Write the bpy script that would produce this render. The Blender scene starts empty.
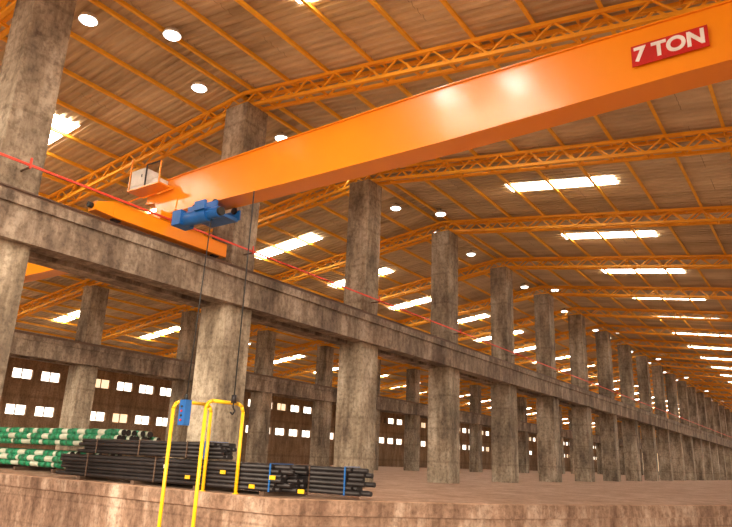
import bpy, bmesh, math, random
from mathutils import Vector, Matrix
random.seed(4)
S=5.7254; Y0=11.05; XR=-12.0; ZT=9.0; SL=0.128
ZB1,ZB0=4.29,3.45; ZF=-0.73; ZG=-2.2; EDGE=9.2
KMAX=24
scene=bpy.context.scene
scene.view_settings.view_transform='Standard'
scene.view_settings.look='None'

# ---------------- materials ----------------
def mat(name):
    m=bpy.data.materials.new(name);m.use_nodes=True
    nt=m.node_tree;return m,nt,nt.nodes['Principled BSDF']
def N(nt,t,**k):
    n=nt.nodes.new(t)
    for a,b in k.items(): setattr(n,a,b)
    return n
def pos(nt,scale=(1,1,1)):
    g=N(nt,'ShaderNodeNewGeometry');mp=N(nt,'ShaderNodeMapping');mp.inputs['Scale'].default_value=scale
    nt.links.new(g.outputs['Position'],mp.inputs[0]);return mp.outputs[0]
def noise(nt,vec,scale,detail=5,rough=.6):
    n=N(nt,'ShaderNodeTexNoise');n.inputs['Scale'].default_value=scale;n.inputs['Detail'].default_value=detail;n.inputs['Roughness'].default_value=rough
    nt.links.new(vec,n.inputs['Vector']);return n.outputs['Fac']
def ramp(nt,fac,stops):
    r=N(nt,'ShaderNodeValToRGB');e=r.color_ramp.elements
    while len(e)<len(stops): e.new(.5)
    for el,(p,c) in zip(e,stops): el.position=p;el.color=(*c,1)
    nt.links.new(fac,r.inputs[0]);return r.outputs[0]
def mix(nt,a,b,fac,mode='MIX'):
    m=N(nt,'ShaderNodeMix',data_type='RGBA',blend_type=mode)
    if isinstance(fac,(int,float)): m.inputs[0].default_value=fac
    else: nt.links.new(fac,m.inputs[0])
    for i,v in ((6,a),(7,b)):
        if isinstance(v,tuple): m.inputs[i].default_value=(*v,1)
        else: nt.links.new(v,m.inputs[i])
    return m.outputs[2]
def bump(nt,p,h,s=.3,d=.02):
    b=N(nt,'ShaderNodeBump');b.inputs['Strength'].default_value=s;b.inputs['Distance'].default_value=d
    nt.links.new(h,b.inputs['Height']);nt.links.new(b.outputs[0],p.inputs['Normal'])
def concrete(name,c0,c1,c2,lift=1.2,seam=.45,stain=.7,streak=.35):
    m,nt,p=mat(name)
    big=noise(nt,pos(nt,(1,1,.35)),1.3,7,.7)
    base=ramp(nt,big,[(.36,c0),(.5,c1),(.64,c2)])
    fine=noise(nt,pos(nt),9,6,.7)
    f=ramp(nt,fine,[(.36,(.42,.38,.35)),(.55,(1,1,1))])
    col=mix(nt,base,f,stain,'MULTIPLY')
    st=ramp(nt,noise(nt,pos(nt,(5,5,.3)),1,5,.65),[(.38,(.35,.28,.22)),(.52,(1,1,1))])
    col=mix(nt,col,st,streak,'MULTIPLY')
    w=N(nt,'ShaderNodeTexWave',wave_type='BANDS',bands_direction='Z');w.inputs['Scale'].default_value=1/lift*.314;w.inputs['Distortion'].default_value=.25
    nt.links.new(pos(nt),w.inputs['Vector'])
    lw=ramp(nt,w.outputs['Fac'],[(0,(.55,.5,.47)),(.02,(1,1,1))])
    col=mix(nt,col,lw,seam,'MULTIPLY')
    nt.links.new(col,p.inputs['Base Color']);p.inputs['Roughness'].default_value=.9
    bump(nt,p,fine,.5,.03);return m
def plain(name,c,rough=.5,metal=0,var=.15,sc=4,coat=0):
    m,nt,p=mat(name)
    n=noise(nt,pos(nt),sc,4)
    d=tuple(x*(1-var) for x in c);l=tuple(min(1,x*(1+var)) for x in c)
    nt.links.new(ramp(nt,n,[(.3,d),(.7,l)]),p.inputs['Base Color'])
    p.inputs['Roughness'].default_value=rough;p.inputs['Metallic'].default_value=metal
    p.inputs['Coat Weight'].default_value=coat;p.inputs['Coat Roughness'].default_value=.18
    return m
def emit(name,c,s):
    m,nt,p=mat(name);p.inputs['Base Color'].default_value=(*c,1);p.inputs['Emission Color'].default_value=(*c,1);p.inputs['Emission Strength'].default_value=s;return m
M_col=concrete('column_concrete',(.15,.112,.08),(.33,.265,.19),(.55,.465,.36))
M_beam=concrete('beam_concrete',(.11,.08,.06),(.25,.19,.14),(.47,.385,.3),2.5)
M_floor=concrete('floor_concrete',(.33,.19,.12),(.43,.265,.175),(.53,.345,.245),50,0,.5,0)
M_wall=concrete('plinth_concrete',(.18,.10,.065),(.36,.225,.155),(.61,.46,.36),.6)
M_ow=concrete('outer_wall_concrete',(.2,.12,.065),(.29,.18,.1),(.37,.25,.16),3)
M_truss=plain('truss_orange_paint',(1,.44,.025),.5,0,.1)
M_pur=plain('purlin_yellow_paint',(1,.52,.045),.5,0,.1)
M_gird=plain('girder_orange_gloss',(1,.31,.004),.32,0,.04,1,.65)
M_sheet,nt,p_=mat('corrugated_sheet')
a_=ramp(nt,noise(nt,pos(nt,(.25,1.2,.25)),1.0,5,.65),[(.32,(.48,.37,.23)),(.5,(.70,.57,.38)),(.68,(.86,.73,.52))])
br=N(nt,'ShaderNodeTexBrick');br.inputs['Color1'].default_value=(1,1,1,1);br.inputs['Color2'].default_value=(.8,.78,.74,1);br.inputs['Mortar'].default_value=(.5,.45,.4,1)
br.inputs['Scale'].default_value=1;br.inputs['Brick Width'].default_value=3.9;br.inputs['Row Height'].default_value=.92;br.inputs['Mortar Size'].default_value=.01
nt.links.new(pos(nt),br.inputs['Vector'])
nt.links.new(mix(nt,a_,br.outputs['Color'],.8,'MULTIPLY'),p_.inputs['Base Color']);p_.inputs['Roughness'].default_value=.5
M_sky=emit('skylight_daylight',(1,.94,.83),22)
M_lamp=emit('lamp_glass',(1,.97,.9),8)
M_hilite=emit('highlight_lamp_glow',(1,.95,.88),100)  # glow for the added lamps that make the girder highlights
M_win=emit('window_daylight',(1,.92,.78),3.2)
M_win2=emit('window_dusty_glass',(1,.78,.5),1.1)
M_white=plain('white_enamel',(.72,.68,.62),.4)
M_blue=plain('blue_paint',(.01,.12,.42),.35)
M_yel=plain('yellow_paint',(1,.55,.01),.4)
M_red=plain('red_paint',(.58,.012,.01),.4)
M_redc=plain('red_conductor',(.8,.07,.04),.5)
M_black=plain('black_rubber',(.02,.02,.02),.6)
M_dark=plain('dark_steel',(.022,.017,.018),.5,.3,.5,3)
M_galv=plain('pale_pipe',(.52,.55,.44),.4,.1)
M_green=plain('green_sleeve',(.01,.20,.09),.5,0,.7,8)
M_steel=plain('rail_steel',(.16,.1,.07),.5,.5)
M_earth=concrete('earth_ground',(.28,.17,.11),(.38,.24,.165),(.46,.31,.22),60,0,.5,0)
M_text=plain('white_lettering',(.9,.88,.85),.5)

# ---------------- mesh helpers ----------------
class B:
    def __init__(s): s.bm=bmesh.new();s.mats=[]
    def mi(s,m):
        if m not in s.mats: s.mats.append(m)
        return s.mats.index(m)
    def hexa(s,pts,m):
        v=[s.bm.verts.new(p) for p in pts];i=s.mi(m)
        for f in ((0,3,2,1),(4,5,6,7),(0,1,5,4),(1,2,6,5),(2,3,7,6),(3,0,4,7)):
            fc=s.bm.faces.new([v[k] for k in f]);fc.material_index=i
    def box(s,a,b,m):
        (x0,y0,z0),(x1,y1,z1)=a,b
        s.hexa([(x0,y0,z0),(x1,y0,z0),(x1,y1,z0),(x0,y1,z0),(x0,y0,z1),(x1,y0,z1),(x1,y1,z1),(x0,y1,z1)],m)
    def bar(s,p,q,w,m,h=None):
        p,q=Vector(p),Vector(q);d=(q-p).normalized();h=h or w
        up=Vector((0,0,1)) if abs(d.z)<.95 else Vector((1,0,0))
        r=d.cross(up).normalized()*w/2;u=r.cross(d).normalized()*h/2
        s.hexa([p-r-u,p+r-u,q+r-u,q-r-u,p-r+u,p+r+u,q+r+u,q-r+u],m)
    def tube(s,p,q,r,m,n=10,r2=None,smooth=True,caps=True,cm=None):
        p,q=Vector(p),Vector(q);d=(q-p).normalized();r2=r if r2 is None else r2
        up=Vector((0,0,1)) if abs(d.z)<.95 else Vector((1,0,0))
        a=d.cross(up).normalized();b=a.cross(d);i=s.mi(m)
        A=[s.bm.verts.new(p+(a*math.cos(t)+b*math.sin(t))*r) for t in [2*math.pi*k/n for k in range(n)]]
        C=[s.bm.verts.new(q+(a*math.cos(t)+b*math.sin(t))*r2) for t in [2*math.pi*k/n for k in range(n)]]
        for k in range(n):
            f=s.bm.faces.new([A[k],A[(k+1)%n],C[(k+1)%n],C[k]]);f.material_index=i;f.smooth=smooth
        if caps:
            for l in (A[::-1],C): f=s.bm.faces.new(l);f.material_index=s.mi(cm) if cm else i
    def path(s,pts,r,m,n=8):
        for a,b in zip(pts,pts[1:]): s.tube(a,b,r,m,n)
    def prism(s,poly,z0,z1,m):
        i=s.mi(m);A=[s.bm.verts.new((x,y,z0)) for x,y in poly];C=[s.bm.verts.new((x,y,z1)) for x,y in poly];n=len(poly)
        for l in (A[::-1],C): f=s.bm.faces.new(l);f.material_index=i
        for k in range(n): f=s.bm.faces.new([A[k],A[(k+1)%n],C[(k+1)%n],C[k]]);f.material_index=i
    def mesh(s,name):
        bmesh.ops.recalc_face_normals(s.bm,faces=s.bm.faces)
        me=bpy.data.meshes.new(name);s.bm.to_mesh(me);s.bm.free()
        for m in s.mats: me.materials.append(m)
        return me
    def obj(s,name,loc=(0,0,0),parent=None,bevel=0):
        return put(s.mesh(name),name,loc,parent,bevel)
def put(me,name,loc=(0,0,0),parent=None,bevel=0):
    o=bpy.data.objects.new(name,me);scene.collection.objects.link(o);o.location=loc
    if parent: o.parent=parent
    if bevel:
        b=o.modifiers.new('bevel','BEVEL');b.width=bevel;b.segments=2;b.limit_method='ANGLE'
    return o
def empty(name,loc=(0,0,0)):
    o=bpy.data.objects.new(name,None);scene.collection.objects.link(o);o.location=loc;return o
def roofz(X,base=0): return ZT+base-SL*abs(X-XR)

# ---------------- floor, ground, platform ----------------
YE=Y0+S*KMAX+4; XL=-42.0; XRR=18.0; YS=-6
edge=[(XL-.3,EDGE),(-8.2,EDGE),(-5.4,12.6),(-2.2,19.5),(XRR,19.5)]
def off(poly,d): return [(x,y+d) for x,y in poly]
b=B();b.prism(edge+[(XRR,YE+.3),(XL-.3,YE+.3)],ZF-.28,ZF,M_floor);b.obj('floor')
b=B()
b.prism(off(edge,.04)+off(edge,.6)[::-1],ZG,ZF-.281,M_wall)
e2=[(XL-.3,EDGE-.03),(-8.19,EDGE-.03),(-5.37,12.58),(-2.18,19.47),(XRR,19.47)]
b.prism(e2+[(x,y+.027) for x,y in edge][::-1],ZF-.27,ZF-.02,M_wall)
b.obj('platform_retaining_wall')
b=B();b.box((-400,-300,ZG-.4),(400,500,ZG),M_earth);b.obj('ground')

# ---------------- columns ----------------
def column(zb,ztop):
    b=B()
    b.box((-.45,-.43,zb),(.45,.43,ZB0-.002),M_col)
    b.box((-.16,-.43,ZB0-.002),(.16,.43,ZB1),M_col)
    b.box((-.40,-.40,ZB1+.001),(.40,.40,ztop),M_col)
    b.box((-.3,-.3,ztop),(.3,.3,ztop+.02),M_steel)
    return b.mesh('concrete_column')
cache={}
for X in (XR,XR-15,XR+15):
    for k in range(-2,KMAX+1):
        y=Y0+S*k
        zb=ZF if (y>EDGE+.5 and X<0) or y>20 else ZG
        key=(X==XR,zb)
        if key not in cache: cache[key]=column(zb,roofz(X)-.03)
        put(cache[key],'concrete_column',(X,y,0),bevel=.025)
# ---------------- runway beams ----------------
for X in (XR,XR-15,XR+15):
    for sx in (-1,1):
        b=B();x0,x1=sorted((X+sx*.17,X+sx*.62))
        b.box((x0,YS+1,ZB0),(x1,YE-.2,ZB1),M_beam)
        xs=X+sx*.62
        b.box((min(xs,xs+sx*.05),YS+1,ZB1-.2),(max(xs,xs+sx*.05),YE-.2,ZB1),M_beam)
        b.obj('crane_runway_beam')
        b=B();xc=X+sx*.52
        b.box((xc-.06,YS+1,ZB1),(xc+.06,YE-.2,ZB1+.02),M_steel)
        b.box((xc-.015,YS+1,ZB1+.02),(xc+.015,YE-.2,ZB1+.09),M_steel)
        b.box((xc-.035,YS+1,ZB1+.09),(xc+.035,YE-.2,ZB1+.12),M_steel)
        b.obj('crane_rail')
# ---------------- trusses ----------------
def truss():
    b=B();D=.46;L=29.7;w=.16
    for sx in (-1,1):
        for yy in (-w,w):
            b.bar((0,yy,.05),(sx*L,yy,.05-SL*L),.085,M_truss)
            b.bar((0,yy,D),(sx*L,yy,D-SL*L),.085,M_truss)
            n=66;dx=L/n
            for i in range(n):
                x0,x1=i*dx,(i+1)*dx
                z0,z1=(.05,D) if i%2==0 else (D,.05)
                b.bar((sx*x0,yy,z0-SL*x0),(sx*x1,yy,z1-SL*x1),.04,M_truss)
        for i in range(34):
            x=i*L/33
            b.bar((sx*x,-w,.05-SL*x),(sx*x,w,.05-SL*x),.05,M_truss)
            b.bar((sx*x,-w,D-SL*x),(sx*x,w,D-SL*x),.05,M_truss)
    return b.mesh('roof_truss')
tm=truss()
for k in range(-2,KMAX+1): put(tm,'roof_truss',(XR,Y0+S*k,ZT))
b=B()
PS=1.32
for sx in (-1,1):
    for i in range(0,23):
        d=.25+i*PS
        if d>29.8: continue
        z=ZT+.505-SL*d;x=XR+sx*d
        b.box((x-.04,YS+2,z),(x+.04,YE,z+.02),M_pur)
        b.box((x-.015,YS+2,z+.0201),(x+.015,YE,z+.11),M_pur)
b.obj('roof_purlins')
bm=bmesh.new()
y=YS+1.5;prof=[]
while y<YE:
    prof+= [(y,0),(y+.10,0),(y+.135,.06),(y+.195,.06)];y+=.23
for sx in (-1,1):
    cols=[]
    for d in (0,30.4):
        cols.append([bm.verts.new((XR+sx*d,yy,ZT+.625-SL*d+zz)) for yy,zz in prof])
    for i in range(len(prof)-1): bm.faces.new([cols[0][i],cols[1][i],cols[1][i+1],cols[0][i+1]])
me=bpy.data.meshes.new('ceiling');bm.to_mesh(me);bm.free();me.materials.append(M_sheet);put(me,'ceiling')
def skylight(sx,x0,x1,w=.33,oy=0):
    b=B()
    pts=[]
    for z in (0,.012):
        for (d,yy) in ((x0,oy-w),(x1,oy-w),(x1,oy+w),(x0,oy+w)): pts.append((sx*d,yy,.608-SL*d+z))
    b.hexa(pts,M_sky)
    return b.mesh('skylight')
sm=[skylight(1,4.0,7.5),skylight(-1,4.9,8.4,.38,.55),skylight(-1,19.5,23),skylight(1,19.5,23)]
def lamp(mg,k=1):
    b=B()
    b.tube((0,0,0),(0,0,-.12),.17*k,M_white,20,.22*k);b.tube((0,0,-.121),(0,0,-.15),.195*k,mg,20,.17*k)
    b.tube((0,0,.0),(0,0,.1),.03,M_steel,8)
    return b.mesh('ceiling_lamp')
lm=lamp(M_lamp);lm2=lamp(M_hilite,1.2)
for k in range(-2,KMAX+1):
    ym=Y0+S*(k+.5)
    if ym>YE-1.3: continue
    for s in sm: put(s,'skylight',(XR,ym,ZT))
for i in range(0,40):
    yy=3.4+i*3.3
    put(lm,'ceiling_lamp',(-12.7,yy-.1,ZT+.52-SL*.7))
    if i%4==1: put(lm,'ceiling_lamp',(-11.5,yy+1.3,ZT+.52-SL*.6))
for x in (-6.75,-4.95): put(lm2,'added_highlight_lamp',(x,4.25,ZT+.50-SL*abs(x-XR)))  # unseen pair, added so the glossy girder shows two soft highlights
# ---------------- walls ----------------
zw=roofz(XL)+.5
b=B();rows=[(1.8,2.4),(4.05,4.65)]
zz=[ZG,rows[0][0],rows[0][1],rows[1][0],rows[1][1],zw]
b.box((XL-.3,YS,zz[0]),(XL,YE,zz[1]),M_ow);b.box((XL-.3,YS,zz[2]),(XL,YE,zz[3]),M_ow);b.box((XL-.3,YS,zz[4]),(XL,YE,zz[5]),M_ow)
p=S/3;y=YS;wins=[]
while y<YE:
    for r in rows: b.box((XL-.3,y,r[0]),(XL,min(y+.6,YE),r[1]),M_ow)
    wins.append((y+.6,min(y+p,YE)));y+=p
b.obj('wall_left')
b=B()
rnd=random.Random(9)
for (a,c) in wins:
    if c-a<.3: continue
    for r in rows:
        u=rnd.random()
        m1=M_win if u<.75 else (M_win2 if u<.95 else M_ow)
        b.box((XL-.2,a,r[0]),(XL-.17,c,r[1]),m1)
        b.box((XL-.16,(a+c)/2-.03,r[0]),(XL-.12,(a+c)/2+.03,r[1]),M_steel)
b.obj('window_1')
b=B();we=B()
b.box((XL-.3,YE,ZF),(XRR,YE+.3,0),M_ow);b.box((XL-.3,YE,3.6),(XRR,YE+.3,ZT-1.5),M_ow)
x=XL-.3
while x<XRR-.1:
    b.box((x,YE,0),(min(x+1.3,XRR),YE+.3,3.6),M_ow)
    if x+3.3<XRR: we.box((x+1.3,YE+.15,0),(x+3.3,YE+.18,3.6),M_win2)  # glowing panes added to brighten the dark far end
    x+=3.3
b.obj('wall_end');we.obj('added_end_windows')

# ---------------- overhead crane ----------------
cr=empty('overhead_crane',(0,8.5,0))
b=B()
st=[(-12.25,5.40,5.78),(-11.75,5.34,5.82),(-11.0,5.02,5.86),(-8,5.0,5.93),(-4.5,5.0,5.99),(-1,5.08,5.93),(2.0,5.08,5.86),(2.75,5.36,5.82),(3.25,5.42,5.78)]
i=b.mi(M_gird);prev=None
for (x,z0,z1) in st:
    ring=[b.bm.verts.new((x,yy,z)) for yy,z in ((0,z0),(.42,z0),(.42,z1),(0,z1))]
    if prev:
        for k in range(4):
            f=b.bm.faces.new([prev[k],prev[(k+1)%4],ring[(k+1)%4],ring[k]]);f.material_index=i
    else: b.bm.faces.new(ring[::-1])
    prev=ring
b.bm.faces.new(prev)
for (x,z0,z1),(x2,z02,z12) in zip(st,st[1:]):
    b.hexa([(x,-.035,z1),(x2,-.035,z12),(x2,.455,z12),(x,.455,z1),(x,-.035,z1+.02),(x2,-.035,z12+.02),(x2,.455,z12+.02),(x,.455,z1+.02)],M_gird)
    b.hexa([(x,-.035,z0-.02),(x2,-.035,z02-.02),(x2,.455,z02-.02),(x,.455,z0-.02),(x,-.035,z0),(x2,-.035,z02),(x2,.455,z02),(x,.455,z0)],M_gird)
b.obj('box_girder',parent=cr)
for nm,xc in (('end_truck_1',-11.48),('end_truck_2',2.48)):
    b=B()
    b.box((xc-.13,-1.35,4.47),(xc+.13,1.75,4.80),M_gird)
    b.hexa([(xc-.13,-1.75,4.5),(xc+.13,-1.75,4.5),(xc+.13,-1.35,4.47),(xc-.13,-1.35,4.47),(xc-.13,-1.75,4.68),(xc+.13,-1.75,4.68),(xc+.13,-1.35,4.8),(xc-.13,-1.35,4.8)],M_gird)
    b.box((xc-.16,-.25,4.80),(xc+.16,.67,5.0),M_gird)
    b.hexa([(xc-.3,-.02,5.0),(xc+.3,-.02,5.0),(xc+.3,.44,5.0),(xc-.3,.44,5.0),(xc-.45,-.02,5.36),(xc+.35,-.02,5.36),(xc+.35,.44,5.36),(xc-.45,.44,5.36)],M_gird)
    for yy in (-1.2,1.5):
        b.tube((xc-.06,yy,4.53),(xc+.06,yy,4.53),.12,M_dark,20)
    b.tube((xc-.13,-1.0,4.62),(xc-.5,-1.0,4.62),.11,M_blue if xc>0 else M_gird,14)
    for yy in (-1.8,1.78): b.tube((xc,yy-.05,4.6),(xc,yy+.05,4.6),.06,M_black,12)
    b.obj(nm,parent=cr,bevel=.008)
b=B()
b.box((-12.35,-.42,5.62),(-11.87,-.06,6.06),M_white)
b.box((-12.31,-.435,5.66),(-11.91,-.42,6.02),M_white)
b.box((-11.95,-.45,5.83),(-11.92,-.435,5.9),M_black)
b.box((-12.4,-.45,5.56),(-11.3,-.04,5.60),M_gird)
b.box((-11.7,-.35,5.6),(-11.45,-.08,5.76),M_white)
for x in (-12.38,-11.8,-11.32):
    b.bar((x,-.43,5.58),(x,-.43,6.35 if x<-12 else 6.1),.03,M_black if x==-11.8 else M_gird)
    b.bar((x,-.06,5.58),(x,-.43,5.3),.03,M_gird)
b.bar((-11.8,-.43,6.1),(-11.32,-.43,6.1),.03,M_black)
b.obj('control_panel',parent=cr,bevel=.006)
b=B()
b.box((-10.75,-.18,4.68),(-9.75,-.13,4.93),M_blue);b.box((-10.75,.55,4.68),(-9.75,.60,4.93),M_blue)
b.box((-10.7,-.16,4.64),(-9.8,.58,4.72),M_blue)
for x in (-10.6,-9.9):
    for yy in (-.1,.52): b.tube((x,yy-.03,4.98-.06),(x,yy+.03,4.92),.085,M_dark,16)
b.tube((-10.55,-.35,4.52),(-9.75,-.35,4.52),.17,M_blue,20)
b.tube((-9.75,-.35,4.52),(-9.42,-.35,4.52),.13,M_blue,18)
b.tube((-9.42,-.35,4.52),(-9.34,-.35,4.52),.10,M_black,18)
for q in range(8): b.box((-9.74+q*.04,-.495,4.5),(-9.725+q*.04,-.47,4.54),M_blue)
b.box((-10.82,-.55,4.36),(-10.52,-.12,4.72),M_blue)
b.box((-10.05,-.57,4.58),(-9.7,-.5,4.8),M_blue)
b.tube((-10.95,-.3,4.6),(-10.8,-.3,4.6),.11,M_blue,16)
o=b.obj('hoist_trolley',parent=cr,bevel=.01)
k=.88;o.scale=(k,k,k);o.location=(-9.35*(1-k)+.02,0,4.99*(1-k))
b=B();px=-9.62
b.tube((px,-.3,4.55),(px,-.4,.9),.012,M_black,6)
b.box((px-.08,-.47,.45),(px+.08,-.33,.9),M_blue)
b.tube((px,-.4,.9),(px,-.4,1.0),.03,M_black,10)
for q in range(4): b.tube((px,-.47,.54+q*.08),(px,-.49,.54+q*.08),.02,M_black if q%2 else M_red,8)
b.obj('pendant_control',parent=cr)
b=B();hx=-8.7
b.tube((hx,-.1,4.95),(hx,-.1,1.0),.013,M_black,6)
b.tube((hx,-.1,1.0),(hx,-.1,.86),.05,M_dark,10)
b.path([(hx,-.1,.86),(hx,-.1,.78),(hx+.05,-.1,.72),(hx,-.1,.66),(hx-.06,-.1,.7)],.015,M_dark,6)
b.obj('hoist_rope',parent=cr)
b=B();b.box((-1.60,-.052,5.34),(-.64,-.037,5.66),M_red);b.obj('capacity_sign_plate',parent=cr)
cu=bpy.data.curves.new('t','FONT');cu.body='7 TON';cu.size=.30;cu.extrude=.004;cu.align_x='CENTER';cu.align_y='CENTER';cu.offset=.011
t=bpy.data.objects.new('tmp',cu);scene.collection.objects.link(t)
bpy.context.view_layer.update()
me=bpy.data.meshes.new_from_object(t.evaluated_get(bpy.context.evaluated_depsgraph_get()))
bpy.data.objects.remove(t);me.materials.clear();me.materials.append(M_text)
o=put(me,'capacity_sign_text',(-1.12,-.058,5.50),cr);o.rotation_euler=(math.pi/2,0,0)
b=B()
b.box((-11.31,YS+1,4.825),(-11.28,YE-1,4.865),M_redc)
for k in range(-2,KMAX+1):
    y=Y0+S*k
    b.bar((-11.59,y,4.8),(-11.28,y,4.8),.03,M_steel);b.bar((-11.28,y,4.78),(-11.28,y,4.98),.03,M_redc)
b.obj('crane_conductor_bar')
c2=empty('overhead_crane',(0,9.9,0))
b=B();b.box((-26.2,0,5.0),(-12.9,.42,5.95),M_gird);b.box((-26.2,-.03,5.95),(-12.9,.45,5.97),M_gird);b.box((-26.2,-.03,4.98),(-12.9,.45,5.0),M_gird);b.obj('box_girder',parent=c2)
for xc in (-26.46,-12.54):
    b=B();b.box((xc-.11,-1.3,4.47),(xc+.11,1.7,4.8),M_gird);b.box((xc-.11,-.1,4.8),(xc+.3,.5,5.3),M_gird) if xc<-20 else b.box((xc-.4,-.1,4.8),(xc+.11,.5,5.3),M_gird)
    for yy in (-1.1,1.5): b.tube((xc-.06,yy,4.53),(xc+.06,yy,4.53),.12,M_dark,20)
    b.obj('end_truck',parent=c2)

# ---------------- pipe and bar stacks ----------------
b=B();r=.045
z2=ZF+.08+6*r*1.75+.05
for bi,(xa,xb,ya,nw,nh,z0) in enumerate([(-15.4,-8.4,9.4,7,6,ZF+.08),(-14.2,-7.2,10.1,5,6,ZF+.08),(-14.9,-10.4,9.5,7,4,z2)]):
    for j in range(nh):
        for q in range(nw-(j%2)):
            yy=ya+r+q*2*r+(r if j%2 else 0);z=z0+r+j*r*1.75
            e=random.uniform(-.25,.25)
            b.tube((xa+random.uniform(-.25,.15),yy,z),(xb+e,yy,z),r*.97,M_dark,8)
    for f in (.15,.5,.85,.97):
        x=xa+(xb-xa)*f;h=nh*r*1.75+.02
        mm=M_blue if f>.9 else M_steel
        b.box((x-.015,ya-.015,z0),(x+.015,ya,z0+h),mm);b.box((x-.015,ya-.015,z0+h),(x+.015,ya+nw*2*r,z0+h+.01),mm)
for x in (-14.6,-12.6,-10.6,-8.8): b.box((x,9.35,ZF),(x+.12,10.58,ZF+.08),M_steel)
for x,z in ((-8.6,.3),(-9.1,.12),(-9.9,.34),(-10.9,.2),(-11.6,.38),(-7.9,.1)):
    b.box((x,9.375,ZF+z),(x+.14,9.39,ZF+z+.07),M_yel if x>-11 else M_white)
b.obj('steel_bar_stack')
b=B();r=.085
def sheaf(yc,zc,xa,xb):
    cs=[(0,0)]+[(2*r*math.cos(a),2*r*math.sin(a)) for a in [math.radians(60*k) for k in range(6)]]
    for (dy,dz) in cs:
        e=xb+random.uniform(-.15,.15)
        b.tube((xa,yc+dy,zc+dz),(e,yc+dy,zc+dz),r*.97,M_galv,12,cm=M_dark)
        x=e-.12
        while x>xa+.6:
            L=random.uniform(.45,.7)
            b.tube((x-L,yc+dy,zc+dz),(x-L/2,yc+dy,zc+dz),r*1.0,M_green,12,r*1.16)
            b.tube((x-L/2,yc+dy,zc+dz),(x,yc+dy,zc+dz),r*1.16,M_green,12,r*1.0)
            x-=L+random.uniform(.12,.5)
for i in range(3): sheaf(11.0+i*.56,ZF+.1+.27,-26,-17.5+.2*i)
for i in range(3): sheaf(11.0+i*.56,ZF+.1+.89,-25.5,-15.3-.2*i)
for x in (-18,-20,-22,-24): b.box((x,10.7,ZF),(x+.12,12.5,ZF+.1),M_steel)
for x in (-15.9,-16.6): 
    for yy in (10.8,12.2): b.box((x,yy,ZF),(x+.12,yy+.12,ZF+.70),M_steel)
    b.box((x,10.75,ZF+.64),(x+.12,12.4,ZF+.70),M_steel)
b.obj('green_wrapped_pipe_stack')
# ---------------- yellow guard rail ----------------
g=empty('yellow_guard_rail')
for n,X in (('hoop_1',-10.25),('hoop_2',-9.35)):
    b=B();ya,yb=8.35,9.3
    zt=.92
    pts=[(X,ya,ZG),(X,ya,zt-.14),(X,ya+.05,zt-.04),(X,ya+.15,zt),(X,yb-.15,zt),(X,yb-.05,zt-.04),(X,yb,zt-.14),(X,yb,ZF)]
    b.path(pts,.035,M_yel,12)
    b.tube((X,yb,ZF),(X,yb,ZF+.015),.06,M_yel,14);b.tube((X,ya,ZG),(X,ya,ZG+.015),.08,M_yel,14)
    b.obj(n,parent=g)

# ---------------- light ----------------
w=bpy.data.worlds.new('world');w.use_nodes=True;scene.world=w
bg=w.node_tree.nodes['Background'];bg.inputs[0].default_value=(1,.87,.70,1);bg.inputs[1].default_value=2.85
l=bpy.data.lights.new('sun','SUN');l.energy=6.0;l.angle=.45;l.color=(1,.85,.64)
o=bpy.data.objects.new('sun',l);scene.collection.objects.link(o)
d=Vector((-.55,.8,-.33));o.rotation_euler=d.to_track_quat('-Z','Y').to_euler()

# ---------------- camera ----------------
yaw,pitch,roll,f=.6154,.2911,.0421,651.94
fw=Vector((-math.sin(yaw)*math.cos(pitch),math.cos(yaw)*math.cos(pitch),math.sin(pitch)))
r0=Vector((math.cos(yaw),math.sin(yaw),0));u0=r0.cross(fw)
r2=r0*math.cos(roll)+u0*math.sin(roll);u2=u0*math.cos(roll)-r0*math.sin(roll)
c=bpy.data.cameras.new('camera');c.sensor_width=36;c.lens=f*36/732;c.clip_end=1000
o=bpy.data.objects.new('camera',c);scene.collection.objects.link(o)
m=Matrix.Identity(4)
for i in range(3): m[i][0]=r2[i];m[i][1]=u2[i];m[i][2]=-fw[i]
o.matrix_world=m
scene.camera=o
